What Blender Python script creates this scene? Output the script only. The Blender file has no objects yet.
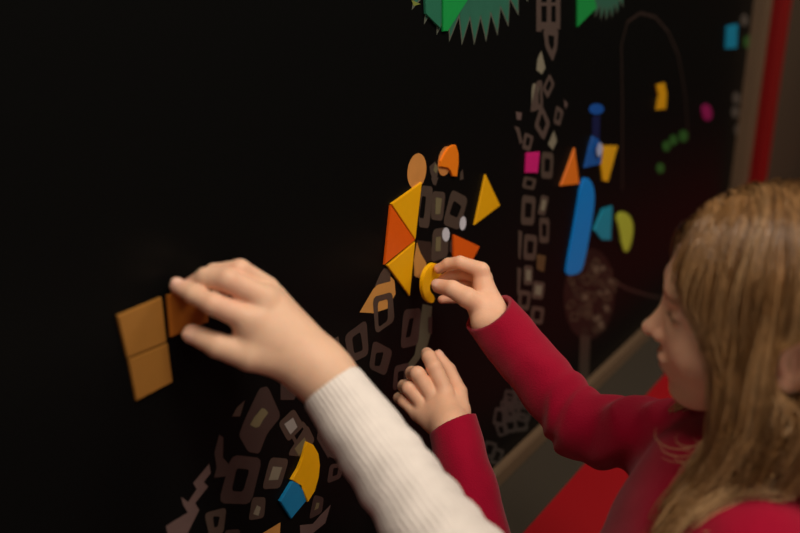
import bpy, bmesh, math, random
import numpy as np
rng = np.random.default_rng(7); random.seed(7)
V = lambda *a: np.array(a, dtype=float)
# ------------------------------------------------------------------ camera frame
FPX = 900.0; PITCH = math.radians(19.9); YAW = math.radians(34.2)
CAM = V(0, -0.6, 0.855)
FH = V(math.cos(YAW), math.sin(YAW), 0); RT = V(math.sin(YAW), -math.cos(YAW), 0)
FW = FH*math.cos(PITCH) + V(0, 0, -math.sin(PITCH)); UP = np.cross(RT, FW)
def ray(u, v): return RT*(u-400)/FPX + UP*(266.5-v)/FPX + FW
def on_wall(u, v, y=0.0):
    r = ray(u, v); return CAM + r*((y-CAM[1])/r[1])
def at(u, v, d): return CAM + ray(u, v)*d
C = bpy.context.scene.collection
def srgb(r, g, b, k=1.0):
    f = lambda c: (c/255/12.92 if c/255 <= .04045 else ((c/255+.055)/1.055)**2.4)*k
    return (f(r), f(g), f(b), 1)

# ------------------------------------------------------------------ materials
def nt(name):
    m = bpy.data.materials.new(name); m.use_nodes = True
    return m, m.node_tree.nodes, m.node_tree.links, m.node_tree.nodes['Principled BSDF']
def plain(name, col, rough=.5, spec=.5, noise=0.0, scale=40, bump=0.0, bscale=200):
    m, N, L, b = nt(name)
    b.inputs['Roughness'].default_value = rough; b.inputs['Specular IOR Level'].default_value = spec
    b.inputs['Base Color'].default_value = col
    tc = N.new('ShaderNodeTexCoord')
    if noise:
        n = N.new('ShaderNodeTexNoise'); n.inputs['Scale'].default_value = scale; n.inputs['Detail'].default_value = 5
        L.new(tc.outputs['Object'], n.inputs['Vector'])
        mx = N.new('ShaderNodeMix'); mx.data_type = 'RGBA'
        mx.inputs['A'].default_value = tuple(c*(1-noise) for c in col[:3])+(1,)
        mx.inputs['B'].default_value = tuple(min(1, c*(1+noise)) for c in col[:3])+(1,)
        L.new(n.outputs['Fac'], mx.inputs['Factor']); L.new(mx.outputs['Result'], b.inputs['Base Color'])
    if bump:
        n2 = N.new('ShaderNodeTexNoise'); n2.inputs['Scale'].default_value = bscale; n2.inputs['Detail'].default_value = 4
        L.new(tc.outputs['Object'], n2.inputs['Vector'])
        bp = N.new('ShaderNodeBump'); bp.inputs['Strength'].default_value = bump; bp.inputs['Distance'].default_value = .002
        L.new(n2.outputs['Fac'], bp.inputs['Height']); L.new(bp.outputs['Normal'], b.inputs['Normal'])
    return m
def attr_mat(name, base, rough, sss=0.0, bump=0.0, bscale=300, spec=.4, sheen=0.0, ribs=0.0, sradius=(.012, .004, .002)):
    """base colour multiplied/mixed by the mesh's own 'tint' colour attribute"""
    m, N, L, b = nt(name)
    a = N.new('ShaderNodeAttribute'); a.attribute_name = 'tint'
    tc = N.new('ShaderNodeTexCoord')
    n = N.new('ShaderNodeTexNoise'); n.inputs['Scale'].default_value = 45; n.inputs['Detail'].default_value = 3
    L.new(tc.outputs['Object'], n.inputs['Vector'])
    r = N.new('ShaderNodeMapRange'); r.inputs['To Min'].default_value = .88; r.inputs['To Max'].default_value = 1.12
    L.new(n.outputs['Fac'], r.inputs['Value'])
    mx = N.new('ShaderNodeMix'); mx.data_type = 'RGBA'; mx.blend_type = 'MULTIPLY'; mx.inputs['Factor'].default_value = 1
    L.new(a.outputs['Color'], mx.inputs['A']); L.new(r.outputs['Result'], mx.inputs['B'])
    m2 = N.new('ShaderNodeMix'); m2.data_type = 'RGBA'; m2.blend_type = 'MULTIPLY'; m2.inputs['Factor'].default_value = 1
    m2.inputs['B'].default_value = base; L.new(mx.outputs['Result'], m2.inputs['A'])
    L.new(m2.outputs['Result'], b.inputs['Base Color'])
    b.inputs['Roughness'].default_value = rough; b.inputs['Specular IOR Level'].default_value = spec
    if sss:
        b.inputs['Subsurface Weight'].default_value = sss
        b.inputs['Subsurface Radius'].default_value = sradius; b.inputs['Subsurface Scale'].default_value = 1.0
    if sheen:
        b.inputs['Sheen Weight'].default_value = sheen; b.inputs['Sheen Roughness'].default_value = .5
    h = None
    if bump:
        n2 = N.new('ShaderNodeTexNoise'); n2.inputs['Scale'].default_value = bscale; n2.inputs['Detail'].default_value = 3
        L.new(tc.outputs['Object'], n2.inputs['Vector']); h = n2.outputs['Fac']
    if ribs:
        ra = N.new('ShaderNodeAttribute'); ra.attribute_name = 'rib'
        mt = N.new('ShaderNodeMath'); mt.operation = 'MULTIPLY'; mt.inputs[1].default_value = 1.0
        L.new(ra.outputs['Fac'], mt.inputs[0])
        sn = N.new('ShaderNodeMath'); sn.operation = 'SINE'; L.new(mt.outputs[0], sn.inputs[0])
        ml = N.new('ShaderNodeMath'); ml.operation = 'MULTIPLY_ADD'; ml.inputs[1].default_value = ribs
        L.new(sn.outputs[0], ml.inputs[0])
        if h: L.new(h, ml.inputs[2])
        h = ml.outputs[0]
    if h:
        bp = N.new('ShaderNodeBump'); bp.inputs['Strength'].default_value = bump or .4; bp.inputs['Distance'].default_value = .0015
        L.new(h, bp.inputs['Height']); L.new(bp.outputs['Normal'], b.inputs['Normal'])
    return m

# ------------------------------------------------------------------ object helpers
def tag(o, label=None, cat=None, group=None, kind=None):
    for k, x in (('label', label), ('category', cat), ('group', group), ('kind', kind)):
        if x: o[k] = x
    return o
def empty(name, loc):
    o = bpy.data.objects.new(name, None); o.location = loc; o.empty_display_size = .05; C.objects.link(o); return o
def link(name, me, mat, parent=None, loc=None):
    o = bpy.data.objects.new(name, me); C.objects.link(o)
    for m in (mat if isinstance(mat, (list, tuple)) else [mat]): me.materials.append(m)
    if parent: o.parent = parent
    if loc is not None: o.location = loc
    return o
def mesh_from(name, verts, faces, off=(0, 0, 0), smooth=True):
    me = bpy.data.meshes.new(name); v = np.asarray(verts, dtype=np.float32) - np.asarray(off, dtype=np.float32)
    f = np.asarray(faces, dtype=np.int32); n = f.shape[1]
    me.vertices.add(len(v)); me.vertices.foreach_set('co', v.ravel())
    me.loops.add(f.size); me.loops.foreach_set('vertex_index', f.ravel())
    me.polygons.add(len(f)); me.polygons.foreach_set('loop_start', np.arange(0, f.size, n, dtype=np.int32))
    me.polygons.foreach_set('loop_total', np.full(len(f), n, dtype=np.int32))
    me.polygons.foreach_set('use_smooth', np.full(len(f), smooth, dtype=bool))
    me.update(calc_edges=True); me.validate(); return me
def set_tint(me, cols):
    a = me.attributes.new('tint', 'FLOAT_COLOR', 'POINT')
    c = np.ones((len(me.vertices), 4), dtype=np.float32); c[:, :3] = cols; a.data.foreach_set('color', c.ravel())
def set_float(me, name, vals):
    a = me.attributes.new(name, 'FLOAT', 'POINT'); a.data.foreach_set('value', np.asarray(vals, dtype=np.float32))
def box_bm(bm, lo, hi):
    r = bmesh.ops.create_cube(bm, size=1); lo = V(*lo); hi = V(*hi); c = (lo+hi)/2; s = hi-lo
    for v in r['verts']: v.co = [c[i]+v.co[i]*s[i] for i in range(3)]
def box(name, lo, hi, mat, bevel=0, kind=None, parent=None):
    bm = bmesh.new(); box_bm(bm, lo, hi)
    if bevel: bmesh.ops.bevel(bm, geom=bm.edges[:], offset=bevel, segments=2, affect='EDGES')
    me = bpy.data.meshes.new(name); bm.to_mesh(me); bm.free()
    o = link(name, me, mat, parent)
    if kind: o['kind'] = kind
    return o

# ------------------------------------------------------------------ implicit surfaces
def seg(p, a, b):
    ba = b-a; t = np.clip(((p-a)@ba)/max(ba@ba, 1e-12), 0, 1); return t
def cone(p, a, b, ra, rb, fn=None):
    t = seg(p, a, b); d = np.linalg.norm(p-(a+t[..., None]*(b-a)), axis=-1); r = ra+(rb-ra)*t
    if fn is not None: r = r+fn(t, p)
    return d-r
def ell(p, c, r, rot=None):
    q = p-c
    if rot is not None: q = q@rot
    r = np.asarray(r); k0 = np.linalg.norm(q/r, axis=-1); k1 = np.linalg.norm(q/(r*r), axis=-1)
    return k0*(k0-1)/np.maximum(k1, 1e-9)
def su(a, b, k):
    h = np.clip(.5+.5*(b-a)/k, 0, 1); return b+(a-b)*h-k*h*(1-h)
def ssub(a, b, k):          # a minus b
    return -su(-a, b, k)
def surfnets(fn, lo, hi, h):
    lo = np.asarray(lo, float); n = np.ceil((np.asarray(hi)-lo)/h).astype(int)+1
    ax = [lo[i]+h*np.arange(n[i]) for i in range(3)]
    vals = np.empty(n, dtype=np.float32)
    for i0 in range(0, n[0], 24):
        g = np.stack(np.meshgrid(ax[0][i0:i0+24], ax[1], ax[2], indexing='ij'), -1)
        vals[i0:i0+24] = fn(g)
    vals[0] = vals[-1] = 1; vals[:, 0] = vals[:, -1] = 1; vals[:, :, 0] = vals[:, :, -1] = 1
    s = vals < 0; cn = n-1
    acc = np.zeros((*cn, 3), np.float32); cnt = np.zeros(cn, np.float32)
    for a in range(3):
        b, c = [(1, 2), (0, 2), (0, 1)][a]
        for ob in (0, 1):
            for oc in (0, 1):
                s0 = [None]*3; s1 = [None]*3
                s0[a] = slice(0, cn[a]); s1[a] = slice(1, cn[a]+1)
                s0[b] = s1[b] = slice(ob, ob+cn[b]); s0[c] = s1[c] = slice(oc, oc+cn[c])
                v0 = vals[tuple(s0)]; v1 = vals[tuple(s1)]; x = (v0 < 0) != (v1 < 0)
                t = np.where(x, v0/np.where(x, v0-v1, 1), 0)
                acc[..., a] += t; acc[..., b] += x*ob; acc[..., c] += x*oc; cnt += x
    m = cnt > 0; idx = np.full(cn, -1, np.int64); idx[m] = np.arange(m.sum())
    ijk = np.argwhere(m); verts = lo+h*(ijk+acc[m]/cnt[m][:, None])
    quads = []
    for a in range(3):
        b, c = [(1, 2), (2, 0), (0, 1)][a]
        s0 = [slice(1, cn[i]) for i in range(3)]; s1 = list(s0); s0[a] = slice(0, cn[a]); s1[a] = slice(1, cn[a]+1)
        A = s[tuple(s0)]; B = s[tuple(s1)]; e = np.argwhere(A != B)
        pos = e.copy()
        for i in range(3):
            if i != a: pos[:, i] += 1
        fl = A[tuple(e.T)]
        def cell(db, dc):
            q = pos.copy(); q[:, b] -= db; q[:, c] -= dc; return idx[tuple(q.T)]
        q = np.stack([cell(1, 1), cell(0, 1), cell(0, 0), cell(1, 0)], 1)
        q[~fl] = q[~fl][:, ::-1]; quads.append(q)
    return verts, np.concatenate(quads)
def bounds(pts, pad):
    pts = np.array(pts); return pts.min(0)-pad, pts.max(0)+pad

# ================================================================== SETTING
mat_board = plain('board_black', (.0040, .0041, .0040, 1), rough=.36, spec=.045, bump=.02, bscale=9)
mat_carpet = plain('carpet_grey', srgb(62, 55, 46), rough=.95, spec=.1, noise=.25, scale=300, bump=.6, bscale=700)
mat_red = plain('red_vinyl', srgb(150, 6, 16), rough=.55, spec=.3, noise=.06, scale=6)
mat_beige = plain('beige_trim', srgb(104, 82, 60), rough=.6, noise=.1, scale=20)
mat_redpost = plain('red_paint', srgb(140, 16, 16), rough=.4)
mat_brown = plain('brown_wall', srgb(74, 58, 40), rough=.8, noise=.1, scale=4)
XE = 2.50
wall = box('wall_back', (-2.2, 0, 0), (XE, .05, 2.5), mat_board, kind='structure')
box('floor', (-2.6, -4, -.06), (5, .6, 0), mat_carpet, kind='structure')
box('baseboard_back', (-2.2, -.016, 0), (XE, 0, .03), mat_beige, .002, 'structure')
fl = lambda u, v: CAM+ray(u, v)*(CAM[2]/-ray(u, v)[2])
ys = (fl(526, 533)[1]+fl(586, 463)[1])/2
stripe = box('red_floor_mat', (-1.5, ys-.40, 0), (4.9, ys, .004), mat_red)
tag(stripe, 'long flat red vinyl strip lying on the grey carpet along the black board', 'floor mat')
box('trim_1', (XE, -.03, 0), (XE+.075, .05, 2.5), mat_beige, .004, 'structure')
box('trim_2', (XE+.20, -.03, 0), (XE+.31, .05, 2.5), mat_redpost, .004, 'structure')
box('wall_side', (XE+.075, .02, 0), (XE+.20, .05, 2.5), plain('gap_brown', srgb(34, 26, 20), .8), kind='structure')
box('wall_right', (4.9, -4, 0), (4.95, .6, 2.5), mat_brown, kind='structure')
box('wall_far', (XE+.31, .0, 0), (4.9, .05, 2.5), mat_brown, kind='structure')
box('ceiling', (-2.6, -4, 2.5), (5, .6, 2.55), plain('ceiling_dark', (.03, .028, .025, 1), .9), kind='structure')

# ------------------------------------------------------------------ print on the board
class Print:
    def __init__(s): s.v = []; s.f = []; s.mi = []; s.mats = []; s.n = 0; s.cache = {}
    def mat(s, col, k=1.0):
        key = (col, k)
        if key not in s.cache:
            s.cache[key] = len(s.mats)
            s.mats.append(plain('ink', srgb(*col, k=k), rough=.42, spec=.4, noise=.12, scale=60))
        return s.cache[key]
    def wallpoly(s, pts, col, lay=1):
        y = -.00025*lay-.0000017*s.n; s.n += 1; i = len(s.v)
        P = [(p[0], y, p[1]) for p in pts]
        ar = sum(P[j][0]*P[(j+1) % len(P)][2]-P[(j+1) % len(P)][0]*P[j][2] for j in range(len(P)))
        if ar > 0: pass
        else: P.reverse()
        s.v += P; s.f.append(list(range(i, i+len(P)))); s.mi.append(s.mat(col))
    def poly(s, px, col, lay=1): s.wallpoly([(on_wall(*p)[0], on_wall(*p)[2]) for p in px], col, lay)
    def ringw(s, out, inn, col, lay=1):
        y = -.00025*lay-.0000017*s.n; s.n += 1; i = len(s.v); n = len(out)
        s.v += [(p[0], y, p[1]) for p in out]+[(p[0], y, p[1]) for p in inn]; k = s.mat(col)
        for j in range(n):
            j2 = (j+1) % n; s.f.append([i+j, i+j2, i+n+j2, i+n+j]); s.mi.append(k)
    def ring(s, out, inn, col, lay=1, fill=None):
        w = lambda q: [(on_wall(*p)[0], on_wall(*p)[2]) for p in q]
        a, b = w(out), w(inn)
        def dense(q, r=.16):      # cut corners so the shapes look cut by hand, not ruled
            o = []
            for j in range(len(q)):
                p, c, n_ = V(*q[j-1]), V(*q[j]), V(*q[(j+1) % len(q)])
                o += [tuple(c+(p-c)*r), tuple(c+(p-c)*r*.3+(n_-c)*r*.3), tuple(c+(n_-c)*r)]
            return o
        s.ringw(dense(a), dense(b), col, lay)
        if fill: s.wallpoly([tuple(V(*p)) for p in b], fill, lay+1)
    def build(s, name, parent):
        me = bpy.data.meshes.new(name); me.from_pydata([tuple(map(float, v)) for v in s.v], [], s.f)
        for m in s.mats: me.materials.append(m)
        me.polygons.foreach_set('material_index', s.mi); me.update()
        o = bpy.data.objects.new(name, me); C.objects.link(o); o.parent = parent; return o
def z(pts, x0, y0, k): return [(x0+a/k, y0+b/k) for a, b in pts]
BR = (62, 50, 46); BR2 = (74, 62, 54); OL = (112, 104, 76); BG = (128, 122, 104); TAN = (196, 140, 72); PINK = (98, 80, 76)
g = Print()
def zr(o, i, x0, y0, k, col=BR, fill=None): g.ring(z(o, x0, y0, k), z(i, x0, y0, k), col, 2, fill)
def zp(o, x0, y0, k, col=BR, lay=2): g.poly(z(o, x0, y0, k), col, lay)
a = (320, 260, 4.44)
zp([(285, 45), (330, 90), (335, 150), (300, 215), (235, 236), (175, 232), (235, 130), (285, 75)], *a, TAN, 1)
zp([(415, 0), (450, 0), (478, 45), (440, 80), (418, 70)], *a, TAN, 1)
zr([(232, 165), (320, 140), (330, 270), (245, 330)], [(255, 185), (300, 172), (300, 268), (258, 300)], *a, BR2)
zr([(370, 220), (450, 212), (435, 375), (355, 395)], [(395, 262), (415, 255), (400, 340), (378, 345)], *a)
zr([(106, 335), (205, 262), (215, 420), (130, 462)], [(140, 345), (178, 318), (190, 400), (150, 415)], *a)
zr([(235, 355), (322, 400), (290, 515), (215, 480)], [(247, 412), (282, 408), (265, 470), (240, 470)], *a)
zr([(330, 470), (395, 455), (390, 560), (320, 580)], [(345, 495), (372, 490), (370, 530), (342, 545)], *a)
zp([(455, 195), (497, 205), (490, 330), (470, 400), (440, 440), (400, 500), (375, 480), (420, 420), (432, 350)], *a, (92, 92, 74), 1)
zp([(30, 365), (80, 338), (95, 420), (50, 400)], *a, BR2)
zp([(262, 70), (285, 55), (280, 90), (240, 120)], *a, BR2)
zp([(478, 255), (497, 250), (495, 330), (480, 320)], *a, BR)
a = (150, 430, 4)
zr([(325, 98), (448, 112), (402, 297), (272, 292)], [(345, 152), (397, 158), (370, 247), (325, 243)], *a)
zr([(480, 108), (555, 115), (520, 232), (446, 237)], [(490, 145), (527, 148), (510, 198), (472, 200)], *a, BR2, BG)
zr([(408, 268), (462, 268), (455, 350), (392, 362)], [(425, 300), (442, 308), (432, 342), (410, 336)], *a, BR2, BG)
zr([(215, 332), (305, 308), (292, 412), (240, 440)], [(250, 345), (278, 345), (270, 385), (255, 390)], *a, BR2)
zp([(275, 18), (292, 30), (290, 110), (318, 140), (300, 185), (255, 190), (265, 150), (256, 90)], *a)
zp([(236, 135), (172, 212), (186, 236), (152, 288), (124, 268), (132, 300), (150, 330), (92, 365), (62, 385), (75, 430), (150, 412), (196, 320), (180, 292), (232, 226), (214, 208), (242, 172)], *a, PINK, 1)
zr([(718, 138), (775, 128), (762, 192), (706, 214)], [(732, 152), (752, 150), (748, 178), (728, 186)], *a)
zr([(655, 258), (694, 270), (686, 330), (634, 358)], [(664, 290), (676, 290), (672, 312), (655, 320)], *a, BR, OL)
zp([(722, 298), (700, 372), (650, 412), (600, 420), (598, 380), (650, 375), (680, 340)], *a, PINK)
zp([(520, 368), (516, 440), (440, 440), (448, 412)], *a, TAN, 3)
zr([(555, 10), (610, -40), (650, 20), (590, 80)], [(572, 15), (606, -15), (625, 15), (592, 50)], *a, BR2)
zr([(300, 400), (360, 396), (350, 470), (290, 470)], [(316, 412), (340, 412), (335, 450), (310, 450)], *a)
zr([(700, 30), (752, 60), (742, 118), (702, 100)], [(716, 58), (734, 68), (730, 92), (715, 86)], *a)
a = (220, 370, 6.12)
zr([(240, 110), (290, 98), (372, 282), (285, 390), (238, 512), (170, 500), (112, 400), (150, 300)], [(252, 232), (272, 235), (292, 262), (262, 300), (238, 345), (215, 352), (180, 335), (205, 290)], *a, BR, OL)
zr([(450, 233), (512, 340), (415, 442), (353, 325)], [(444, 290), (470, 348), (428, 394), (390, 330)], *a, BR2, (150, 146, 140))
zr([(530, 328), (580, 430), (500, 530), (408, 520)], [(515, 410), (530, 450), (480, 525), (452, 480)], *a, BR2, OL)
zp([(368, 78), (482, 130), (450, 182), (368, 182)], *a)
zp([(150, 185), (120, 282), (72, 284), (100, 230)], *a, BR2)
zp([(600, 345), (700, 440), (660, 540), (590, 420)], *a)
a = (350, 180, 5.333)
zr([(378, 28), (442, 35), (420, 258), (362, 250)], [(382, 85), (404, 88), (392, 205), (366, 200)], *a, BR2)
zr([(438, 58), (508, 65), (492, 218), (428, 210)], [(455, 92), (488, 98), (478, 180), (452, 183)], *a, BR2, OL)
zr([(540, 48), (628, 95), (582, 268), (492, 237)], [(552, 108), (594, 140), (570, 202), (527, 182)], *a, BR2)
zr([(440, 262), (525, 250), (520, 410), (428, 440)], [(455, 305), (482, 302), (480, 378), (453, 380)], *a, BR2, OL)
zp([(355, 330), (375, 390), (404, 440), (405, 472), (390, 500), (350, 520), (338, 430)], *a, TAN, 2)
zp([(355, 320), (430, 330), (440, 430), (405, 440), (375, 390)], *a, (50, 38, 32), 1)
zp([(180, 470), (215, 478), (215, 540), (140, 560), (160, 500)], *a, BR2, 1)
zp([(430, -12), (470, -14), (455, 30), (440, 22)], *a, BR2)
zp([(530, 330), (552, 300), (548, 400), (530, 380)], *a, BR)
def ovalp(cu, cv, ru, rv, col, lay=3, tilt=0, n=20):
    P = []
    for i in range(n):
        t = 2*math.pi*i/n; x, y = ru*math.cos(t), rv*math.sin(t); c, s = math.cos(tilt), math.sin(tilt)
        P.append((cu+x*c-y*s, cv+x*s+y*c))
    g.poly(P, col, lay)
ovalp(462.2, 223.2, 3.2, 7, (205, 205, 215), 4, .1); ovalp(445.3, 234.4, 3.7, 7, (205, 205, 215), 4)
ovalp(416.3, 171, 9.4, 18, (205, 140, 72), 3, .12); ovalp(444.5, 161, 7, 15, (196, 128, 66), 3, .15)
a = (370, 130, 7.96)
zp([(515, 250), (545, 300), (530, 380), (512, 430), (480, 350), (470, 290)], *a, BR2)
zp([(515, 262), (538, 305), (522, 345), (500, 320)], *a, OL, 3)
zp([(735, 310), (742, 390), (712, 400), (715, 340)], *a, BR2)
# second long neck, running down the board
def quadring(cu, cv, w, h, ang, col, fill=None, hole=.5):
    def q(s_): return [(cu+(x*w*s_)*math.cos(ang)-(y*h*s_)*math.sin(ang), cv+(x*w*s_)*math.sin(ang)+(y*h*s_)*math.cos(ang)) for x, y in ((-.5, -.5), (.5, -.45), (.45, .5), (-.5, .5))]
    g.ring(q(1), q(hole), col, 2, fill)
a = (500, 0, 4.44)
for (x0, x1, y0, y1) in ((160, 182, -80, 140), (206, 226, -80, 110), (246, 266, -80, 100), (160, 265, 98, 130), (160, 265, 10, 26)):
    zp([(x0, y0), (x1, y0), (x1, y1), (x0, y1)], *a, (82, 68, 62))
zr([(190, 130), (258, 130), (252, 215), (232, 275), (200, 210)], [(212, 155), (240, 160), (238, 205), (228, 225), (215, 195)], *a, (82, 68, 62))
zp([(182, 225), (200, 300), (185, 330), (160, 310), (165, 260)], *a, BG); zp([(148, 368), (172, 385), (165, 470), (138, 465), (140, 390)], *a, BG)
zr([(218, 325), (242, 372), (210, 440), (186, 392)], [(218, 350), (228, 375), (210, 410), (200, 388)], *a, (82, 68, 62))
zr([(160, 360), (185, 355), (190, 480), (130, 500)], [(168, 385), (176, 385), (178, 460), (170, 465)], *a, (82, 68, 62))
a = (400, 0, 3.333)
zr([(470, 345), (500, 410), (478, 470), (445, 420)], [(472, 375), (486, 412), (474, 440), (460, 415)], *a, (82, 68, 62))
zr([(520, 350), (545, 370), (532, 420), (510, 410)], [(524, 368), (534, 378), (528, 402), (518, 398)], *a, (82, 68, 62))
zp([(385, 372), (405, 376), (402, 400), (388, 398)], *a, PINK); zp([(378, 420), (396, 425), (408, 475), (398, 480), (388, 440)], *a, (82, 68, 62))
zr([(415, 440), (445, 455), (432, 505), (405, 495)], [(422, 455), (434, 462), (428, 488), (416, 482)], *a, (82, 68, 62))
zp([(545, 332), (558, 345), (550, 365)], *a, PINK); zp([(512, 435), (522, 470), (508, 500), (492, 480)], *a, BG)
for i, (cu, cv, w, h, an, f) in enumerate([(547, 165, 12, 27, .03, 0), (529, 183, 13, 12, .2, 0), (528, 210, 14, 30, .05, 0), (543, 205, 8, 20, .2, 1), (544, 230, 10, 26, 0, 0),
        (530, 247, 13, 26, .05, 0), (520, 245, 4, 30, .1, 2), (541, 263, 9, 18, .2, 3), (528, 275, 9, 20, 0, 1), (538, 290, 12, 18, .1, 1), (519, 282, 4, 30, .12, 2),
        (524, 300, 12, 20, .1, 0), (537, 315, 13, 18, .1, 0), (523, 325, 12, 18, .2, 1), (534, 335, 10, 14, .1, 0), (521, 348, 13, 18, .1, 0), (531, 362, 11, 16, .2, 2)]):
    c = (78, 66, 58)
    if f == 0: quadring(cu, cv, w, h, an, c)
    elif f == 1: quadring(cu, cv, w, h, an, c, BG, .55)
    else: g.poly([(cu-w/2, cv-h/2), (cu+w/2, cv-h/2+2), (cu+w/2-2, cv+h/2), (cu-w/2, cv+h/2-3)], c if f == 2 else (92, 70, 44), 2)
for i in range(26):   # faint grey patches low on the board
    t = random.random(); cv = 375+85*t; cu = 535-46*t+random.uniform(-14, 14)
    quadring(cu, cv, random.uniform(8, 15), random.uniform(12, 20), random.uniform(-.4, .6), (60, 57, 54), hole=.6)
# printed bird of blue shapes and a patterned pod body
for i in range(46):
    t = random.uniform(0, 2*math.pi); r = math.sqrt(random.random())
    cu = 590+24*r*math.cos(t)-4*r*math.sin(t); cv = 293+42*r*math.sin(t)
    quadring(cu, cv, random.uniform(5, 9), random.uniform(6, 12), random.uniform(-.6, .6), random.choice([(62, 54, 42), (74, 64, 50), (48, 42, 34)]), random.choice([None, None, (104, 92, 76)]), .5)
ovalp(589, 294, 26, 46, (24, 22, 19), 1, .05)
g.poly([(580, 335), (590, 336), (588, 392), (578, 398)], (60, 52, 44), 1)
ovalp(596, 109, 7.5, 5.5, (20, 84, 170), 2); g.poly([(592, 116), (600, 116), (599, 140), (592, 140)], (16, 28, 74), 1)
ovalp(595.5, 149, 3, 7, (170, 180, 215), 30, .1)
for u, v, r in ((666, 146, 4), (673, 140, 4), (683, 136, 4.6), (660, 168, 4), (748, 42, 5)): ovalp(u, v, r, r*1.3, (44, 96, 40), 2)
for u, v in ((736, 98), (735, 112), (744, 20), (738, 130)): ovalp(u, v, 4, 6, (84, 78, 72), 2)
def line(px, w, col):
    for p, q in zip(px[:-1], px[1:]):
        p_, q_ = on_wall(*p), on_wall(*q); d = V(q_[0]-p_[0], q_[2]-p_[2]); d /= np.linalg.norm(d); n = V(-d[1], d[0])*w/2
        g.wallpoly([(p_[0]+n[0], p_[2]+n[1]), (q_[0]+n[0], q_[2]+n[1]), (q_[0]-n[0], q_[2]-n[1]), (p_[0]-n[0], p_[2]-n[1])], col, 1)
line([(622, 190), (622, 100), (621, 45), (627, 22), (640, 13), (655, 17), (668, 32), (678, 55), (685, 95), (688, 140)], .006, (46, 34, 30))
line([(606, 278), (628, 289), (650, 296), (672, 299)], .006, (50, 40, 36))
# round serrated crowns
def gear(cx, cz, r, n, col, tooth=.13, ph=0):
    P = []
    for i in range(2*n):
        t = ph+math.pi*i/n; rr = r if i % 2 == 0 else r*(1-tooth); P.append((cx+rr*math.cos(t), cz+rr*math.sin(t)))
    g.wallpoly([(cx+(x-cx)*1.025, cz+(y-cz)*1.025) for x, y in P], (92, 96, 84), 1); g.wallpoly(P, col, 2)
tips = [on_wall(*q) for q in ((425, 19), (437, 31), (449, 37), (462, 40), (474, 40), (485, 38), (495, 32), (505, 25), (515, 15))]
A_ = np.array([[t[0], t[2], 1] for t in tips]); b_ = np.array([t[0]**2+t[2]**2 for t in tips]); s_ = np.linalg.lstsq(A_, b_, rcond=None)[0]
gcx, gcz = s_[0]/2, s_[1]/2; gr = math.sqrt(s_[2]+gcx**2+gcz**2)
pitch = 2*math.pi*gr/ (np.linalg.norm(tips[4]-tips[3]))
gear(gcx, gcz, gr, int(round(pitch)), (46, 104, 84), ph=math.atan2(tips[4][2]-gcz, tips[4][0]-gcx))
w2 = on_wall(606, 18); gear(w2[0], w2[2]+.155, .155, 40, (48, 96, 78))
g.poly([(411, 0), (420, 4), (413, 6)], (120, 130, 60), 2)
g.build('printed_mural', wall)

# ------------------------------------------------------------------ magnetic shapes
mats = {}
def paint(col):
    if col not in mats: mats[col] = plain('painted_wood', srgb(*col), rough=.42, spec=.4, noise=.05, scale=90, bump=.05, bscale=160)
    return mats[col]
def smoothpoly(P, it=2, keep=()):
    for _ in range(it):
        o = []
        for i in range(len(P)):
            p, q = V(*P[i]), V(*P[(i+1) % len(P)]); o += [tuple(p*.75+q*.25), tuple(p*.25+q*.75)]
        P = o
    return P
def magnet(name, px, col, label, th=.003, gap=.0006, group=None, bev=.0007, cat='magnet shape'):
    pts = [on_wall(u, v, -th-gap) for u, v in px]
    ctr = np.mean(pts, 0); base = V(ctr[0], -gap, min(p[2] for p in pts))
    P = [(p[0]-base[0], p[2]-base[2]) for p in pts]
    ar = sum(P[i][0]*P[(i+1) % len(P)][1]-P[(i+1) % len(P)][0]*P[i][1] for i in range(len(P)))
    if ar < 0: P.reverse()
    bm = bmesh.new()
    f = bm.faces.new([bm.verts.new((x, -th, y_)) for x, y_ in P])
    r = bmesh.ops.extrude_face_region(bm, geom=[f])
    for v in r['geom']:
        if isinstance(v, bmesh.types.BMVert): v.co.y = 0
    bmesh.ops.recalc_face_normals(bm, faces=bm.faces[:])
    front = [e for e in bm.edges if all(abs(v.co.y+th) < 1e-6 for v in e.verts)]
    bmesh.ops.bevel(bm, geom=front, offset=bev, segments=2, affect='EDGES')
    me = bpy.data.meshes.new(name); bm.to_mesh(me); bm.free()
    o = link(name, me, paint(col), loc=base); tag(o, label, cat, group or {'brown_square': 'brown square magnets', 'yellow_triangle': 'yellow triangle magnets', 'orange_triangle': 'orange triangle magnets', 'green_triangle': 'green triangle magnets'}.get(name)); return o
YE = (236, 172, 6); OR = (226, 92, 8); BW = (158, 108, 46); GRN = (22, 150, 70)
magnet('brown_square', [(118, 316), (162, 297.5), (167, 342), (128, 358)], BW, 'brown wooden square magnet on the bare black board, upper of a joined pair')
magnet('brown_square', [(129, 359.5), (168, 343.5), (173, 382), (137, 401)], BW, 'brown wooden square magnet directly below another, lowest one on the bare board')
magnet('brown_square', [(168, 296), (205, 281), (209, 322), (171.5, 337)], (176, 104, 34), 'brown wooden square magnet pinched under the fingers of the white-sleeved hand', gap=.004)
magnet('yellow_triangle', z([(385, 12), (222, 128), (350, 318)], 350, 180, 5.333), YE, 'yellow triangle magnet, upper end of the yellow and orange cluster', th=.003)
magnet('orange_triangle', z([(219, 134), (186, 452), (348, 322)], 350, 180, 5.333), OR, 'dark orange triangle magnet wedged between two yellow triangles', th=.003)
magnet('yellow_triangle', [(387.5, 265.5), (415.4, 242), (410, 296)], YE, 'yellow triangle magnet pointing down, lower end of the yellow and orange cluster', th=.003)
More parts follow.
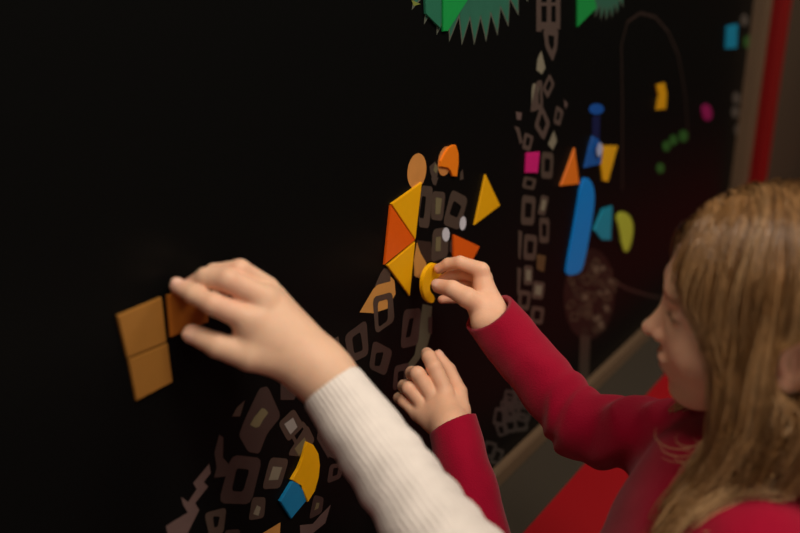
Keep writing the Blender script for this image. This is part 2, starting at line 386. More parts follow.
magnet('orange_arch', z([(560, 292), (566, 245), (600, 180), (630, 138), (660, 120), (686, 118), (706, 180), (708, 260), (695, 372), (658, 368), (645, 330), (622, 302)], 370, 130, 7.96), (240, 128, 20), 'bright orange arch magnet above the printed head, highest in the cluster')
magnet('yellow_triangle', [(486, 174.5), (500.5, 205.5), (475, 225)], YE, 'single yellow triangle magnet standing apart beside the printed eyes')
magnet('orange_triangle', [(454, 234.5), (480, 246.5), (472, 262), (454, 257)], (232, 96, 14), 'orange triangle magnet just above the knuckles of the red-sleeved raised hand')
arc = z([(630, 48), (655, 60), (675, 95), (681, 140), (676, 190), (660, 245), (632, 290), (612, 245), (590, 215), (568, 200), (595, 155), (613, 110), (622, 75)], 150, 430, 4)
magnet('yellow_arc', arc, YE, 'yellow curved arc magnet touching a blue square, below the white sleeve', th=.0038)
magnet('blue_square', z([(572, 204), (606, 218), (626, 284), (566, 356), (522, 286)], 150, 430, 4), (16, 122, 172), 'blue square magnet tucked against the end of the yellow arc', th=.0038)
magnet('pink_square', [(527, 153), (540, 152), (538, 173), (526, 173)], (206, 30, 118), 'small hot pink square magnet on the printed long neck')
magnet('orange_triangle', [(575, 148), (579.5, 184), (561, 186)], (232, 120, 30), 'orange triangle magnet beside the blue bird figure')
magnet('yellow_trapezoid', [(602, 145.5), (618, 146), (608, 182), (603, 181), (601, 165)], (228, 168, 24), 'yellow wedge magnet forming the beak of the blue bird figure')
magnet('blue_triangle', [(593, 136), (599.5, 140), (603, 152), (601, 164), (585, 168), (589, 150)], (20, 88, 168), 'dark blue pointed magnet at the top of the blue bird figure')
magnet('blue_teardrop', smoothpoly([(582, 178), (590, 178), (595, 190), (594, 212), (585, 262), (580, 274), (567, 276), (566, 270), (574, 228)], 1), (0, 132, 220), 'long bright blue magnet forming the body of the bird figure')
magnet('teal_triangle', [(603, 209), (612.5, 206), (611, 240), (602, 240), (594, 230)], (14, 142, 172), 'teal triangle magnet forming the tail beside the long blue body')
magnet('lime_teardrop', smoothpoly([(616, 216), (623, 211), (631, 216), (634, 228), (631, 246), (626, 254), (622, 246), (620, 232)], 1), (180, 190, 62), 'lime green teardrop magnet with pale patch beside the teal triangle')
magnet('yellow_block', [(656.5, 85), (665, 83), (667, 94), (666, 109), (657, 110), (659, 97)], (222, 160, 14), 'small yellow block magnet alone high on the far part of the board')
magnet('magenta_disc', smoothpoly([(702, 105), (711, 104), (713, 120), (703, 121)], 2), (150, 24, 92), 'small dark magenta round magnet far along the board')
magnet('cyan_block', [(727, 26), (738, 24), (737, 48), (726, 49)], (16, 140, 180), 'small cyan block magnet near the far end of the board')
magnet('green_triangle', [(443.5, -6), (472, -6), (448, 31.5), (443.5, 31.5)], GRN, 'bright green triangle magnet on the larger round serrated green crown')
magnet('green_triangle', [(424, -30), (441.5, -12), (441, 29), (426, 14)], (40, 110, 84), 'dull green magnet at the edge of the larger serrated crown')
magnet('green_triangle', [(578, -14), (592, -14), (597, 8), (578, 27)], (24, 142, 66), 'bright green triangle magnet on the smaller round serrated crown')

# held yellow arch
rp = [(435.5, 262.5), (430, 265), (425.5, 271), (423, 279), (422.5, 288), (424, 296), (427, 301), (431, 303.5), (434, 303), (435.5, 297), (430.3, 291), (430.3, 284), (436, 280), (441, 276), (443, 268)]
magnet('yellow_arch', smoothpoly(rp, 1), (244, 184, 6), 'yellow arch magnet pinched between finger and thumb of the raised hand', th=.0048, gap=.017)

# ================================================================== PEOPLE
SK1 = V(.80, .48, .34); 
mat_skin = attr_mat('skin_light', (1, 1, 1, 1), .5, sss=.25, bump=.12, bscale=380, spec=.35, sradius=(.010, .0035, .002))
def finger(p, J, R):
    d = None
    for i in range(len(J)-1):
        c = cone(p, J[i], J[i+1], R[i], R[i+1]); d = c if d is None else su(d, c, .0025)
    return d
def hand_fn(fingers, palm, wristpair, kf=.006, kp=.012, nails=(), web=.0022):
    def f(p):
        P_ = None
        for (a, b, ra, rb) in palm:
            c = cone(p, a, b, ra, rb); P_ = c if P_ is None else su(P_, c, kp)
        F_ = None
        for J, R in fingers:
            d = finger(p, J, R); F_ = d if F_ is None else su(F_, d, web)
        d = su(P_, F_, kf)
        for c, r in nails: pass
        return d
    return f
def skin_tint(v, spots, base=SK1):
    col = np.tile(base, (len(v), 1))
    for c, r, tc, k in spots:
        w = k*np.exp(-((v-c)**2).sum(1)/(r*r)); col = col*(1-w[:, None])+np.asarray(tc)*w[:, None]
    return col
RED = V(.82, .36, .26); NAIL = V(.86, .56, .46)
def nail_geo(J, R, side, size=1.0):
    tip, dip = J[-1], J[-2]; ax = (tip-dip)/np.linalg.norm(tip-dip)
    n = side-ax*(side@ax); n /= np.linalg.norm(n); return tip+n*R[-1]*.72-ax*R[-1]*.1, ax, n, R[-1]*size
def add_nails(fn, nails):
    def f(p):
        d = fn(p)
        for c, ax, n, r in nails:
            s = np.cross(n, ax); rot = np.stack([ax, s, n], 1)
            e = ell(p, c, (r*.95, r*.72, r*.36), rot); d = np.minimum(d, e)
        return d
    return f
def nails_spots(nails): return [(c+n*r*.3, r*.75, NAIL, .8) for c, ax, n, r in nails]

# ---------- the white-sleeved person's hand
def W(*J): return [at(*j) for j in J]
idx_ = (W((252, 320, .806), (213, 304, .790), (194, 294.5, .797), (177.5, 286, .806)), [.0125, .0098, .0086, .0072])
mid_ = (W((262, 298, .812), (228, 280, .796), (206, 278, .803), (191, 286, .812)), [.0130, .0108, .0094, .0078])
rin_ = (W((266, 288, .832), (240, 270, .812), (214, 273, .820), (200, 286, .832)), [.0115, .0096, .0086, .0072])
pin_ = (W((274, 294, .852), (252, 279, .842), (230, 284, .848), (216, 296, .856)), [.0100, .0082, .0074, .0062])
thb_ = (W((292, 362, .822), (250, 356, .808), (218, 345.5, .806), (192.5, 333.5, .812)), [.0165, .0136, .0112, .0088])
wr = at(331, 384, .828); wr2 = at(360, 424, .818)
palmW = [(at(248, 326, .808), at(300, 368, .824), .0130, .0180), (at(252, 338, .812), at(262, 352, .812), .0105, .0125), (at(262, 318, .812), at(318, 370, .826), .0155, .0215), (at(268, 300, .822), at(322, 366, .832), .0140, .0200),
         (at(276, 298, .842), at(326, 370, .838), .0110, .0180), (at(292, 362, .822), at(322, 380, .828), .0160, .0200),
         (at(318, 368, .828), wr, .0235, .0235), (wr, wr2, .0235, .0260)]
def flat_wrist(fn, a, b): return fn
side = -FW+.3*UP
nW = [nail_geo(*idx_, UP*.8-FW*.6), nail_geo(*thb_, -FW*.7-UP*.5)]
fW = add_nails(hand_fn([idx_, mid_, rin_, pin_, thb_], palmW, None, kf=.007, kp=.014), nW)
lo, hi = bounds([*idx_[0], *mid_[0], *pin_[0], *thb_[0], wr, wr2], .034)
def cut(fn, a, n):
    n = n/np.linalg.norm(n); return lambda p: np.maximum(fn(p), (p-a)@n)
vW, qW = surfnets(cut(fW, wr2, wr2-wr), lo, hi, .0015)
spots = [(j, .012, RED, .45) for F__ in (idx_, mid_, rin_, thb_) for j in (F__[0][-1],)]+[(F__[0][1], .011, RED, .30) for F__ in (idx_, mid_, rin_)]+[(at(235, 295, .80), .02, RED, .3)]+nails_spots(nW)
tW = skin_tint(vW, spots, V(.80, .50, .335))
# upper arm inside the sleeve
elW = at(493, 612, .73); shW = CAM+RT*.21+UP*-.235+FW*.47
def armW(p): return su(cone(p, wr, elW, .0225, .038), cone(p, elW, shW, .038, .046), .02)
lo, hi = bounds([wr, elW, shW], .07); vA, qA = surfnets(armW, lo, hi, .006)
root = empty('person', (shW[0], shW[1], 0))
tag(root, 'person in a white ribbed long-sleeved top, only the reaching arm and hand in view', 'person')
def join(parts):
    vs, qs, ts = [], [], []; n = 0
    for v, q, t in parts: vs.append(v); qs.append(q+n); ts.append(t); n += len(v)
    return np.concatenate(vs), np.concatenate(qs), np.concatenate(ts)
v, q, t = join([(vW, qW, tW), (vA, qA, np.tile(V(.80, .50, .335), (len(vA), 1)))])
me = mesh_from('body', v, q, root.location); set_tint(me, t); link('body', me, mat_skin, root)
# sleeve
cuffW = at(333, 388.5, .829)
wn = lambda p, s, a: a*(np.sin(p[..., 0]*s*1.1+1.7*np.sin(p[..., 2]*s*.6))+np.sin(p[..., 2]*s*1.3+1.3*np.sin(p[..., 1]*s*.9)))*.5
def sleeveW(p):
    axis = (elW-cuffW); L_ = np.linalg.norm(axis)
    def rf(t, p): return .0011*np.sin(t*55+2.2*np.sin(p[..., 0]*60))*np.clip((t-.22)*4, 0, 1)+wn(p, 90, .0012)*np.clip(t*6-.6, 0, 1)
    d = su(cone(p, cuffW-axis/L_*.02, elW, .0296, .0445, rf), cone(p, elW, shW, .0445, .058, lambda t, p: wn(p, 70, .003)), .03)
    ax = axis/L_; s_ = (p-cuffW)@ax
    inner = cone(p, cuffW-ax*.03, cuffW+ax*.03, .0256, .0262)
    return ssub(np.maximum(d, -s_), inner, .002)
lo, hi = bounds([cuffW, elW, shW], .075); v, q = surfnets(sleeveW, lo, hi, .0019)
me = mesh_from('sleeve', v, q, root.location)
axis = (elW-cuffW)/np.linalg.norm(elW-cuffW); e1 = np.cross(axis, FW); e1 /= np.linalg.norm(e1); e2 = np.cross(axis, e1)
rel = v-cuffW; ang = np.arctan2(rel@e1, -(rel@e2)) if ((-FW)@(-e2)) > 0 else np.arctan2(rel@e1, rel@e2)
set_float(me, 'rib', ang*42); set_tint(me, np.ones((len(v), 3)))
mat_white = attr_mat('white_ribbed_knit', srgb(238, 228, 220), .9, bump=.5, bscale=320, spec=.15, sheen=.3, ribs=.4)
link('sleeve', me, mat_white, root)

# ---------- the girl
def head_axes():
    yaw = math.radians(16); f = -RT*math.cos(yaw)+FH*math.sin(yaw); f = V(f[0], f[1], 0); f /= np.linalg.norm(f)
    pit = math.radians(6); fx = f*math.cos(pit)-V(0, 0, 1)*math.sin(pit)
    ly = np.cross(V(0, 0, 1), f); uz = np.cross(fx, ly); return np.stack([fx, ly, uz], 1)   # columns: forward, left, up
HA = head_axes()
HS = 1.0
nose_l = V(.1035, 0, -.0255)
HC = at(642.5, 327, .83)-HA@(nose_l*HS)
def to_head(p): return ((p-HC)@HA)/HS
def from_head(q): return HC+(np.asarray(q)*HS)@HA.T
c_, s_e = math.cos(.35), math.sin(.35); ER = np.array([[c_, s_e, 0], [-s_e, c_, 0], [0, 0, 1.]])   # ear stands out from the skull
def head_local(p):
    q = p.copy(); q[..., 1] = np.abs(q[..., 1])
    d = ell(q, V(-.014, 0, .026), (.092, .0735, .071))
    d = su(d, ell(q, V(.028, 0, -.012), (.058, .060, .062)), .02)
    d = su(d, ell(q, V(.030, 0, -.048), (.046, .046, .048)), .02)
    d = su(d, cone(q, V(-.02, .052, -.05), V(.055, .010, -.088), .014, .0135), .02)
    d = su(d, ell(q, V(.066, 0, -.086), (.015, .017, .013)), .012)
    d = su(d, ell(q, V(.052, .030, -.038), (.026, .023, .024)), .015)
    d = su(d, ell(q, V(.066, .022, .020), (.016, .022, .010)), .012)
    d = su(d, ell(q, V(.070, 0, -.056), (.018, .024, .020)), .012)
    d = ssub(d, ell(q, V(.090, .031, -.001), (.014, .015, .010)), .012)
    d = np.minimum(d, ell(q, V(.0655, .030, -.002), (.0125, .0125, .0115)))
    d = su(d, cone(q, V(.064, .020, .0005), V(.060, .042, -.001), .0075, .006), .003)
    nose = cone(q, V(.074, 0, .003), V(.0955, 0, -.025), .0060, .0072)
    nose = su(nose, ell(q, V(.0965, 0, -.0255), (.0076, .0078, .0072)), .004)
    nose = su(nose, ell(q, V(.086, .0088, -.031), (.008, .0050, .0056)), .004)
    nose = su(nose, cone(q, V(.084, 0, -.030), V(.078, 0, -.018), .009, .008), .005)
    d = su(d, nose, .006)
    d = ssub(d, ell(q, V(.090, .0055, -.0365), (.004, .0025, .0025)), .0015)
    up = ell(q, V(.0845, .004, -.0515), (.0062, .015, .0042)); lw = ell(q, V(.0825, .0, -.0605), (.0068, .014, .0050))
    d = su(d, up, .004); d = su(d, lw, .004)
    d = ssub(d, ell(q, V(.092, 0, -.0560), (.008, .018, .0005)), .0012)
    d = su(d, cone(q, V(-.025, 0, -.06), V(-.05, 0, -.17), .042, .045), .02)
    d = su(d, cone(q, V(-.05, .0, -.17), V(-.055, .06, -.19), .04, .03), .03)
    er = ell(q, V(-.016, .0785, -.021), (.0165, .0070, .0275), ER); er = ssub(er, ell(q, V(-.012, .0865, -.017), (.0085, .005, .017)), .003)
    er = su(er, ell(q, V(-.010, .0785, -.042), (.007, .005, .008)), .004)
    return su(d, er, .003)
lh = np.array([[x, y, zz] for x in (-.12, .115) for y in (-.1, .1) for zz in (-.19, .12)])
vh, qh = surfnets(lambda p: head_local(p), lh.min(0), lh.max(0), .0018)
SKG = V(.85, .49, .32)
dl = lambda c: ((vh-np.asarray(c))**2)
th_ = np.tile(SKG, (len(vh), 1))
def spot(c, r, col, k):
    q = vh.copy(); q[:, 1] = np.abs(q[:, 1]); w = k*np.clip(1.4*np.exp(-(((q-np.asarray(c))/np.asarray(r))**2).sum(1)), 0, 1)
    global th_; th_ = th_*(1-w[:, None])+np.asarray(col)*w[:, None]
spot((.07, .034, -.035), (.02, .02, .02), RED, .25); spot((.098, 0, -.03), (.012, .012, .01), RED, .4)
spot((.087, .0, -.0555), (.008, .016, .0085), V(.70, .32, .25), .55); spot((-.008, .08, -.012), (.02, .02, .03), RED, .5)
spot((.0775, .030, -.0045), (.006, .014, .0022), V(.05, .03, .02), .95)
spot((.079, .030, .014), (.012, .018, .0035), V(.22, .12, .06), .7)
vhw = from_head(vh)
# joints
rw = at(487, 309, 1.135); rel_ = at(583, 428, 1.03); rs = CAM+RT*.335+UP*-.185+FW*.92
lw_ = at(451, 427, 1.085); lel = at(500, 608, 1.0); ls = CAM+RT*.300+UP*-.247+FW*.75
nb = from_head((-.05, 0, -.165))
mid = (rs+ls)/2; back = -HA[:, 0]*V(1, 1, 0); back /= np.linalg.norm(back)
chest = mid+V(0, 0, -.09)-back*.028; belly = mid+V(0, 0, -.20)-back*.012; pel = V(mid[0], mid[1], .10)+back*.08
fwd = -back; lat = np.cross(V(0, 0, 1), fwd)
knees = [pel+fwd*.26+lat*s*.13+V(0, 0, -.03) for s in (-1, 1)]; ank = [pel+lat*s*.07-fwd*.05+V(0, 0, -.055) for s in (-1, 1)]
# right hand, raised, holding the arch
R_idx = (W((481, 270, 1.135), (460, 262.5, 1.140), (448, 264, 1.150), (439, 269, 1.158)), [0.0103, 0.0083, 0.0076, 0.0065])
R_mid = (W((484, 277, 1.150), (462, 273, 1.162), (452, 275, 1.168), (443, 279, 1.172)), [0.0101, 0.0083, 0.0074, 0.0065])
R_rin = (W((486, 284, 1.160), (466, 283, 1.176), (455, 286, 1.180), (446, 290, 1.180)), [0.0096, 0.0078, 0.0072, 0.0063])
R_pin = (W((488, 292, 1.165), (468, 295, 1.176), (454, 298, 1.176), (442, 299.5, 1.172)), [0.0090, 0.0072, 0.0065, 0.0056])
R_thb = (W((483, 308, 1.125), (467, 297.5, 1.115), (452, 289, 1.120), (438.5, 286, 1.135)), [0.0144, 0.0127, 0.0107, 0.0090])
palmR = [(at(481, 308, 1.125), at(484, 322, 1.118), .0150, .0170), (at(481, 272, 1.138), rw, .0110, .0175), (at(484, 280, 1.152), rw, .0105, .0175), (at(487, 290, 1.160), rw, .0100, .018), (at(483, 306, 1.128), rw, .0130, .0175)]
rw2 = at(510, 338, 1.10); palmR.append((rw, rw2, .0195, .022))
nR = [nail_geo(*R_thb, -FW*.8+UP*.5-RT*.3), nail_geo(*R_idx, UP*.9-RT*.2)]
fR = add_nails(hand_fn([R_idx, R_mid, R_rin, R_pin, R_thb], palmR, None, kf=.004, kp=.010, web=.0015), nR)
lo, hi = bounds([*R_idx[0], *R_pin[0], *R_thb[0], rw, rw2], .026)
vR, qR = surfnets(cut(fR, rw2, rw2-rw), lo, hi, .0013)
tR = skin_tint(vR, [(F__[0][-1], .009, RED, .5) for F__ in (R_idx, R_mid, R_rin, R_pin, R_thb)]+[(at(470, 275, 1.14), .012, RED, .35)]+nails_spots(nR), SKG*1.04)
# left hand, lower, back of the hand towards the room
L_idx = (W((445.5, 392, 1.115), (434, 367, 1.120), (429, 357, 1.135), (427, 353.5, 1.15)), [0.0111, 0.0097, 0.0090, 0.0079])
L_mid = (W((434, 398, 1.118), (417.5, 374, 1.118), (412, 373, 1.14), (415, 372, 1.165)), [0.0108, 0.0095, 0.0084, 0.0075])
L_rin = (W((425, 406, 1.122), (409, 388.5, 1.122), (404, 386, 1.145), (408, 384, 1.165)), [0.0102, 0.0090, 0.0079, 0.0070])
L_pin = (W((418, 414, 1.128), (404, 401, 1.132), (399, 398, 1.150), (403, 396, 1.165)), [0.0093, 0.0079, 0.0070, 0.0061])
L_thb = (W((460, 414, 1.105), (459, 392, 1.128), (449, 370, 1.146), (438, 355.5, 1.155)), [0.0132, 0.0103, 0.0088, 0.0070])
palmL = [(at(419, 413, 1.125), at(441, 428, 1.095), .0110, .0150), (at(444, 395, 1.115), lw_, .0120, .0170), (at(434, 402, 1.118), lw_, .0120, .0180), (at(425, 411, 1.124), lw_, .0105, .0175), (at(460, 410, 1.108), lw_, .0120, .0165)]
lw2 = at(462, 465, 1.07); palmL.append((lw_, lw2, .0190, .022))
nL = [nail_geo(*L_thb, RT*.8+UP*.2-FW*.4)]
fL = add_nails(hand_fn([L_idx, L_mid, L_rin, L_pin, L_thb], palmL, None, kf=.005, kp=.011, web=.0012), nL)
lo, hi = bounds([*L_idx[0], *L_pin[0], *L_thb[0], lw_, lw2], .026)
vL, qL = surfnets(cut(fL, lw2, lw2-lw_), lo, hi, .0013)
tL = skin_tint(vL, [(F__[0][1], .009, RED, .35) for F__ in (L_idx, L_mid, L_rin, L_pin)]+[(L_thb[0][-1], .01, RED, .4)]+nails_spots(nL), SKG*1.04)
def body_core(p, o=0.0):
    d = cone(p, rw2, rel_, .0215+o, .027+o)
    d = su(d, cone(p, rel_, rs, .027+o, .036+o), .02)
    d = np.minimum(d, su(cone(p, lw2, lel, .0215+o, .027+o), cone(p, lel, ls, .027+o, .036+o), .02))
    T_ = cone(p, rs+(ls-rs)*.06, rs+(ls-rs)*.94, .042+o, .042+o)
    T_ = su(T_, ell(p, chest, V(.085, .125, .14)+o, np.stack([fwd, lat, V(0, 0, 1)], 1)), .04)
    T_ = su(T_, ell(p, belly, V(.085, .112, .14)+o, np.stack([fwd, lat, V(0, 0, 1)], 1)), .05)
    d = su(d, T_, .03)
    d = su(d, cone(p, nb, mid+back*.01, .045+o, .05+o), .04)
    return d
def legs(p, o=0.0):
    d = ell(p, pel+V(0, 0, .01), V(.10, .13, .10)+o, np.stack([fwd, lat, V(0, 0, 1)], 1))
    for k_, a_, s in zip(knees, ank, (-1, 1)):
        d = su(d, cone(p, pel+lat*s*.07, k_, .06+o, .042+o), .04); d = su(d, cone(p, k_-V(0, 0, .02), a_, .040+o, .03+o), .02)
        d = su(d, cone(p, a_, a_-fwd*.10+V(0, 0, -.01), .028+o, .022+o), .02)
    return np.maximum(d, .004-p[..., 2])
allp = [rw2, rel_, rs, lw2, lel, ls, pel, nb, *knees, *[x-fwd*.1 for x in ank]]
lo, hi = bounds(allp, .15); lo[2] = -.02
vb, qb = surfnets(lambda p: su(body_core(p, -.004), legs(p, -.006), .03), lo, hi, .008)
girl = empty('person', (pel[0], pel[1], 0))
tag(girl, 'young girl in a red sweater with long blond hair, in profile, placing magnets', 'person')
v, q, t = join([(vhw, qh, th_), (vR, qR, tR), (vL, qL, tL), (vb, qb, np.tile(SKG, (len(vb), 1)))])
me = mesh_from('body', v, q, girl.location); set_tint(me, t); link('body', me, mat_skin, girl)
# sweater
def folds_r(t, p): return .0026*np.sin(t*40+2.4*np.sin(p[..., 2]*52)+2.*np.sin(p[..., 1]*64))*np.clip((t-.5)*2.2, 0, 1)+wn(p, 80, .0014)*np.clip(t*6-1, 0, 1)
def folds_u(t, p): return .0036*np.sin(t*21+2.6*np.sin(p[..., 0]*38+1)+2.2*np.sin(p[..., 2]*47))*np.clip(1.25-t, 0, 1)+wn(p, 70, .002)
cr = at(488, 312.5, 1.128); cl = at(453, 424.5, 1.086)
rax = (rel_-rw)/np.linalg.norm(rel_-rw); lax = (lel-lw_)/np.linalg.norm(lel-lw_)
# cuff openings are cut obliquely, as they slip back along the wrist
crn = rax+.72*FW; crn /= np.linalg.norm(crn)
yo = [from_head((-.055, s_*.055, -.185)) for s_ in (-1, 1)]
def sweater(p):
    o = .007
    ra = cone(p, cr-rax*.04, rel_, .0330, .0375, folds_r); ra = np.maximum(ra, -((p-cr)@crn))
    ra = su(ra, cone(p, rel_, rs, .0375, .046, folds_u), .012)
    la = cone(p, cl-lax*.02, lel, .0300, .037, lambda t, p: wn(p, 80, .0014)*np.clip(t*6-.6, 0, 1)); la = np.maximum(la, -((p-cl)@(lax+.18*RT)))
    la = su(la, cone(p, lel, ls, .037, .046, lambda t, p: wn(p, 70, .002)), .012)
    R_ = np.stack([fwd, lat, V(0, 0, 1)], 1)
    T_ = cone(p, rs+(ls-rs)*.06, rs+(ls-rs)*.94, .049, .049)
    T_ = su(T_, ell(p, chest, (.094, .132, .145), R_), .04); T_ = su(T_, ell(p, belly, (.096, .122, .145), R_), .05)
    T_ = su(T_, cone(p, nb+(mid-nb)*.15, mid+back*.014, .053, .060), .03)
    T_ = su(T_, cone(p, yo[0], yo[1], .052, .052), .03); T_ = su(T_, cone(p, (yo[0]+yo[1])/2, chest+back*.03, .055, .08), .03)+wn(p, 55, .002)
    d = su(np.minimum(ra, la), T_, .025)
    na = (nb-mid)/np.linalg.norm(nb-mid)
    d = ssub(d, cone(p, nb+(mid-nb)*.28, nb+na*.08, .046, .055), .003)
    d = ssub(d, cone(p, cr-rax*.03, cr+rax*.034, .0292, .0270), .002)
    d = ssub(d, cone(p, cl-lax*.03, cl+lax*.028, .0262, .0255), .002)
    return np.maximum(d, (pel[2]+.01)-p[..., 2])
lo, hi = bounds([cr, rel_, rs, cl, lel, ls, nb, chest, belly], .10); lo[2] = .09
v, q = surfnets(sweater, lo, hi, .0022)
me = mesh_from('sweater', v, q, girl.location)
set_tint(me, np.ones((len(v), 3)))
mat_redknit = attr_mat('red_wool_knit', srgb(156, 2, 42), .85, bump=.5, bscale=500, spec=.12, sheen=.15)
link('sweater', me, mat_redknit, girl)
lo, hi = bounds([pel, *knees, *[x-fwd*.1 for x in ank]], .15); lo[2] = -.01; hi[2] = .2
v, q = surfnets(lambda p: np.maximum(legs(p, .006), -(p[..., 2]-.003)), lo, hi, .005)
me = mesh_from('trousers', v, q, girl.location); set_tint(me, np.ones((len(v), 3)))
link('trousers', me, attr_mat('dark_cotton', srgb(34, 34, 44), .9, bump=.3), girl)

# ---------- hair
def hair_coll(q):     # head and shoulders in head space, offset outward
    p = q.copy(); p[..., 1] = np.abs(p[..., 1])
    d = ell(p, V(-.016, 0, .026), (.094, .077, .074)); d = su(d, ell(p, V(.012, 0, -.03), (.052, .064, .07)), .02)
    d = su(d, cone(p, V(-.025, 0, -.06), V(-.05, 0, -.17), .045, .05), .02)
    return d
sh_h = [to_head(x) for x in (rs, ls, mid+back*.02)]
ch_h = to_head(chest+back*.01)
def coll(q):
    d = hair_coll(q); s = cone(q, sh_h[0], sh_h[1], .053, .053); s = su(s, ell(q, ch_h, (.10, .13, .15)), .04)
    return su(d, s, .01)
def strands(n, per, steps=44, step=.0085):
    # roots along and around the scalp
    R0 = []
    while len(R0) < n:
        x = rng.uniform(-.10, .082); y = rng.uniform(-.075, .075); 
        th = rng.uniform(0, 2*np.pi); el = np.arcsin(rng.uniform(-.15, 1))
        d = V(math.cos(el)*math.cos(th), math.cos(el)*math.sin(th), math.sin(el))
        p = V(-.016, 0, .026)+d*V(.093, .075, .072)
        if p[0] > .045 and p[2] < .066-.25*abs(p[1]): continue   # bare forehead
        if p[0] > .062 and p[2] < .075: continue
        R0.append((p, d))
    p = np.array([r[0] for r in R0]); d0 = np.array([r[1] for r in R0])
    sgn = np.where(p[:, 1]+.004 > 0, 1., -1.)
    off = rng.uniform(.001, .010, n)
    dirn = np.stack([-.15+rng.normal(0, .08, n)-.2*(p[:, 0] > .04), sgn*1.0, np.full(n, .05)], 1)*np.clip((p[:, 2:3]-.02)/.06, .05, 1)+V(0, 0, -.35)
    dirn /= np.linalg.norm(dirn, axis=1)[:, None]
    down = (V(0, 0, -1)@HA); fw = rng.uniform(.0, 1, n)
    zend = -.098-.035*np.clip((p[:, 0]+.02)/.06, 0, 1)+rng.normal(0, .016, n)-.03*(rng.random(n) < .15); path = [p.copy()]; ln = rng.uniform(.78, 1.0, n)
    wav = rng.uniform(0, 6.28, n); 
    for k in range(steps-1):
        dirn = dirn*.80+down*.20
        frontness = np.clip((p[:, 0]+.06)/.06, 0, 1)*(p[:, 2] < -.065)*(p[:, 1] > -.02)
        dirn = dirn+np.stack([.22*frontness*(.1+.9*fw)+.02*np.sin(k*.28+wav), .02*np.cos(k*.22+wav), np.zeros(n)], 1)
        dirn /= np.linalg.norm(dirn, axis=1)[:, None]
        p = p+dirn*step*ln[:, None]
        for it in range(2):
            d = coll(p); e = 1e-3
            gr = np.stack([coll(p+V(e, 0, 0))-d, coll(p+V(0, e, 0))-d, coll(p+V(0, 0, e))-d], 1)/e
            gr /= np.maximum(np.linalg.norm(gr, axis=1), 1e-6)[:, None]
            push = np.clip(off-d, 0, None); p = p+gr*push[:, None]
        zz = p[:, 2]; lim = np.interp(zz, [-.30, -.20, -.13, -.10, -.03, 0, .035, .055, .08], [.16, .11, .060, .040, .041, .052, .080, .088, .094])
        lim = lim-off*.8
        p[:, 0] = np.where(p[:, 0] > lim, p[:, 0]*.35+lim*.65, p[:, 0])
        # hair parts round the ear
        ed = (p-V(-.016, 0, -.018)); rr = np.sqrt((ed[:, 0]/(.009+.005*fw))**2+(ed[:, 2]/.022)**2); w = np.clip(1-rr, 0, 1)*(p[:, 1] > .05)*(rng.random(n) < .9)
        p[:, 0] += np.where(ed[:, 0] > -.003, 1, -1)*w*.008
        end = p[:, 2] < zend+.35*np.clip(-.0-p[:, 0], -.08, .0)*(-1)*-1
        p = np.where(end[:, None], path[-1]+(p-path[-1])*.02, p)
        path.append(p.copy())
    lead = np.stack(path, 1)         # n, steps, 3
    out = []; shade = []; offs = []
    T = np.linspace(0, 1, steps)
    az = np.arctan2(d0[:, 1], d0[:, 0]); co_ = .5+.5*np.sin(13*az+2.5*np.sin(4*az)+rng.normal(0, .5, n))  # broad streaks: highlights and dark between them painted into strand colour
    for i in range(per):
        w = rng.normal(0, 1, (n, 1, 3))*.0040; w2 = rng.normal(0, 1, (n, 1, 3))*.0014
        env = np.interp(T, [0, .15, .5, .85, 1], [1.5, 1.2, 1.0, .9, .5])[None, :, None]
        P = lead+w*env+w2*np.sin(T*9+rng.uniform(0, 6, (n, 1)))[:, :, None]
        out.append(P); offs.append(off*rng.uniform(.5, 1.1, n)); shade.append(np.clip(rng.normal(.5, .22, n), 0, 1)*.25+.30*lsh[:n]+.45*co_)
    P = np.concatenate(out); offs = np.concatenate(offs); K = 16; e = 1e-3
    q = P[:, :K].copy()
    for it in range(2):
        d = hair_coll(q)
        gr = np.stack([hair_coll(q+V(e, 0, 0))-d, hair_coll(q+V(0, e, 0))-d, hair_coll(q+V(0, 0, e))-d], -1)/e
        gr /= np.maximum(np.linalg.norm(gr, axis=-1), 1e-6)[..., None]
        k_ = np.linspace(1, 0, K)[None, :]
        q = q+gr*((offs[:, None]*.8+.0008-d)*k_)[..., None]
    P[:, :K] = q
    ex = (P[..., 0]+.016)/.0165; ez = (P[..., 2]+.023)/.028; ins = (ex**2+ez**2 < 1)&(P[..., 1] > .03)
    nz = np.abs(ez) < 1; sg = (ex*nz).sum(1)/np.maximum(nz.sum(1), 1)
    edge = np.sqrt(np.clip(1-ez**2, 0, 1))*.0165
    P[..., 0] = np.where(ins, -.016+np.where(sg[:, None] > -.3, edge, -edge), P[..., 0])
    return P, np.concatenate(shade)
lsh = np.clip(rng.beta(1.2, 1.2, 4000), 0, 1)
def tubes(P, r0, shade, sides=3):
    n, s, _ = P.shape; T = np.gradient(P, axis=1); T /= np.maximum(np.linalg.norm(T, axis=2), 1e-9)[..., None]
    ref = np.tile(V(.3, .9, .2), (n, s, 1)); A = np.cross(T, ref); A /= np.linalg.norm(A, axis=2)[..., None]; B = np.cross(T, A)
    tt = np.linspace(0, 1, s); rad = (r0*(1-.75*tt**3))[None, :, None]
    rings = [P+rad*(A*math.cos(2*math.pi*k/sides)+B*math.sin(2*math.pi*k/sides)) for k in range(sides)]
    Vv = np.stack(rings, 2).reshape(-1, 3)
    base = (np.arange(n)[:, None]*s+np.arange(s-1)[None, :])*sides; q = []
    for k in range(sides):
        k2 = (k+1) % sides; q.append(np.stack([base+k, base+k2, base+sides+k2, base+sides+k], -1).reshape(-1, 4))
    return Vv, np.concatenate(q), np.repeat(shade, s*sides), np.tile(np.repeat(tt, sides), n)
P, shd = strands(850, 16)
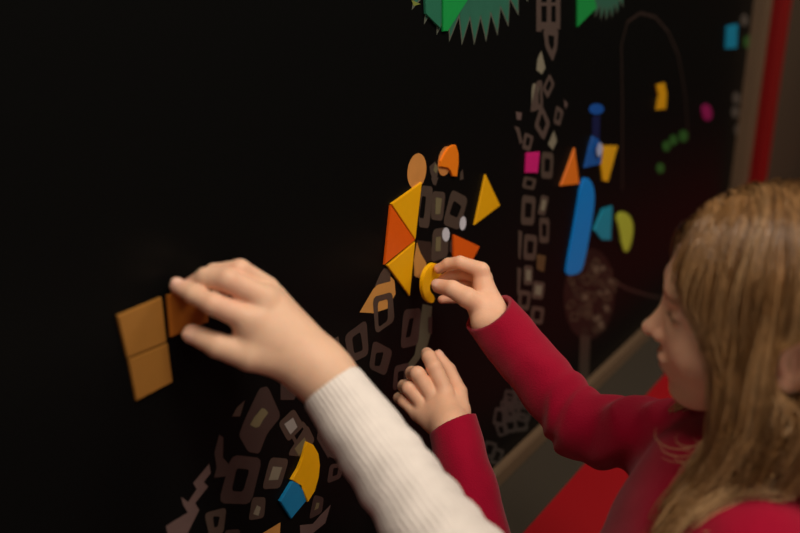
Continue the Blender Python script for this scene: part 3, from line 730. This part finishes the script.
# loose flyaway strands
Pf, sf = strands(70, 1); Pf = Pf+np.cumsum(rng.normal(0, .0007, Pf.shape), axis=1)*1.3
P = np.concatenate([P, Pf]); shd = np.concatenate([shd, sf*.3+.6])
cu = []
for i in range(16):      # loose curls under the chin, lit look painted in by a pale tint
    t_ = np.linspace(0, 1, P.shape[1]); a0 = rng.uniform(2.6, 3.4); sp = rng.uniform(2.2, 3.6); r_ = rng.uniform(.010, .022)
    c_ = V(.055, .050, -.112)+rng.normal(0, 1, 3)*V(.008, .006, .006)
    cu.append(np.stack([c_[0]+r_*np.cos(a0+sp*t_), c_[1]+.012*t_, c_[2]+r_*.8*np.sin(a0+sp*t_)], 1))
P = np.concatenate([P, np.array(cu)]); shd = np.concatenate([shd, np.full(16, .95)])
vv, qq, ss, tt = tubes(P, .00052, shd)
vw = from_head(vv)
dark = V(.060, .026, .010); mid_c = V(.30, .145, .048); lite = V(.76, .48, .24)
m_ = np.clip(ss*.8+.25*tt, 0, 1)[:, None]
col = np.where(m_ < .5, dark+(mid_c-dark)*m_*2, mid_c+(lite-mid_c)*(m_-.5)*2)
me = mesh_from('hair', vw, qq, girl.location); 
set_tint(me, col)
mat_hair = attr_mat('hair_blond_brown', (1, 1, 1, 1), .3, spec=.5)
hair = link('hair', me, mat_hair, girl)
# scalp cap under the strands
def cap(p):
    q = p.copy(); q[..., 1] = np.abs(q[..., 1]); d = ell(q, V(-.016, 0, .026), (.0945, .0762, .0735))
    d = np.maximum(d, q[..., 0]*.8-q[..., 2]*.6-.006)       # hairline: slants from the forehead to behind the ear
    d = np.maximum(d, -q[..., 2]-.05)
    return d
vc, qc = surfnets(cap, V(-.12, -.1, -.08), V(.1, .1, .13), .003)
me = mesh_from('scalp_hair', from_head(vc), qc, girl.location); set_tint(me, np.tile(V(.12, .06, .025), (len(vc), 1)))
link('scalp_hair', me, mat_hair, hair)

# ================================================================== LIGHT
def area(name, loc, target, size, power, col):
    l = bpy.data.lights.new(name, 'AREA'); l.size = size; l.energy = power; l.color = col
    o = bpy.data.objects.new(name, l); C.objects.link(o); o.location = loc
    import mathutils
    d = mathutils.Vector(target)-mathutils.Vector(loc); o.rotation_euler = d.to_track_quat('-Z', 'Y').to_euler(); return o
area('overhead_light', (.55, -1.25, 2.3), (.8, -.1, .4), .7, 25, (1, .89, .76))
area('overhead_light', (.12, -.28, 2.3), (.8, -.45, .4), .45, 9, (1, .87, .72))  # added fill near the board, brightens the girl's face and upper arm
area('overhead_light', (2.6, -1.6, 2.4), (2.2, -.2, .3), .8, 30, (1, .88, .75))
area('overhead_light', (-.6, -1.9, 2.2), (.5, 0, .5), .9, 13, (1, .91, .80))
w = bpy.data.worlds.new('room'); bpy.context.scene.world = w; w.use_nodes = True
w.node_tree.nodes['Background'].inputs[0].default_value = (.9, .8, .7, 1); w.node_tree.nodes['Background'].inputs[1].default_value = .10

cam = bpy.data.cameras.new('camera'); co = bpy.data.objects.new('camera', cam); C.objects.link(co)
import mathutils
M = mathutils.Matrix(((RT[0], UP[0], -FW[0], CAM[0]), (RT[1], UP[1], -FW[1], CAM[1]), (RT[2], UP[2], -FW[2], CAM[2]), (0, 0, 0, 1)))
co.matrix_world = M; cam.sensor_width = 36; cam.lens = FPX*36/800; cam.clip_start = .02
cam.dof.use_dof = True; cam.dof.focus_distance = 1.06; cam.dof.aperture_fstop = 2.4
bpy.context.scene.camera = co
bpy.context.scene.view_settings.view_transform = 'Standard'
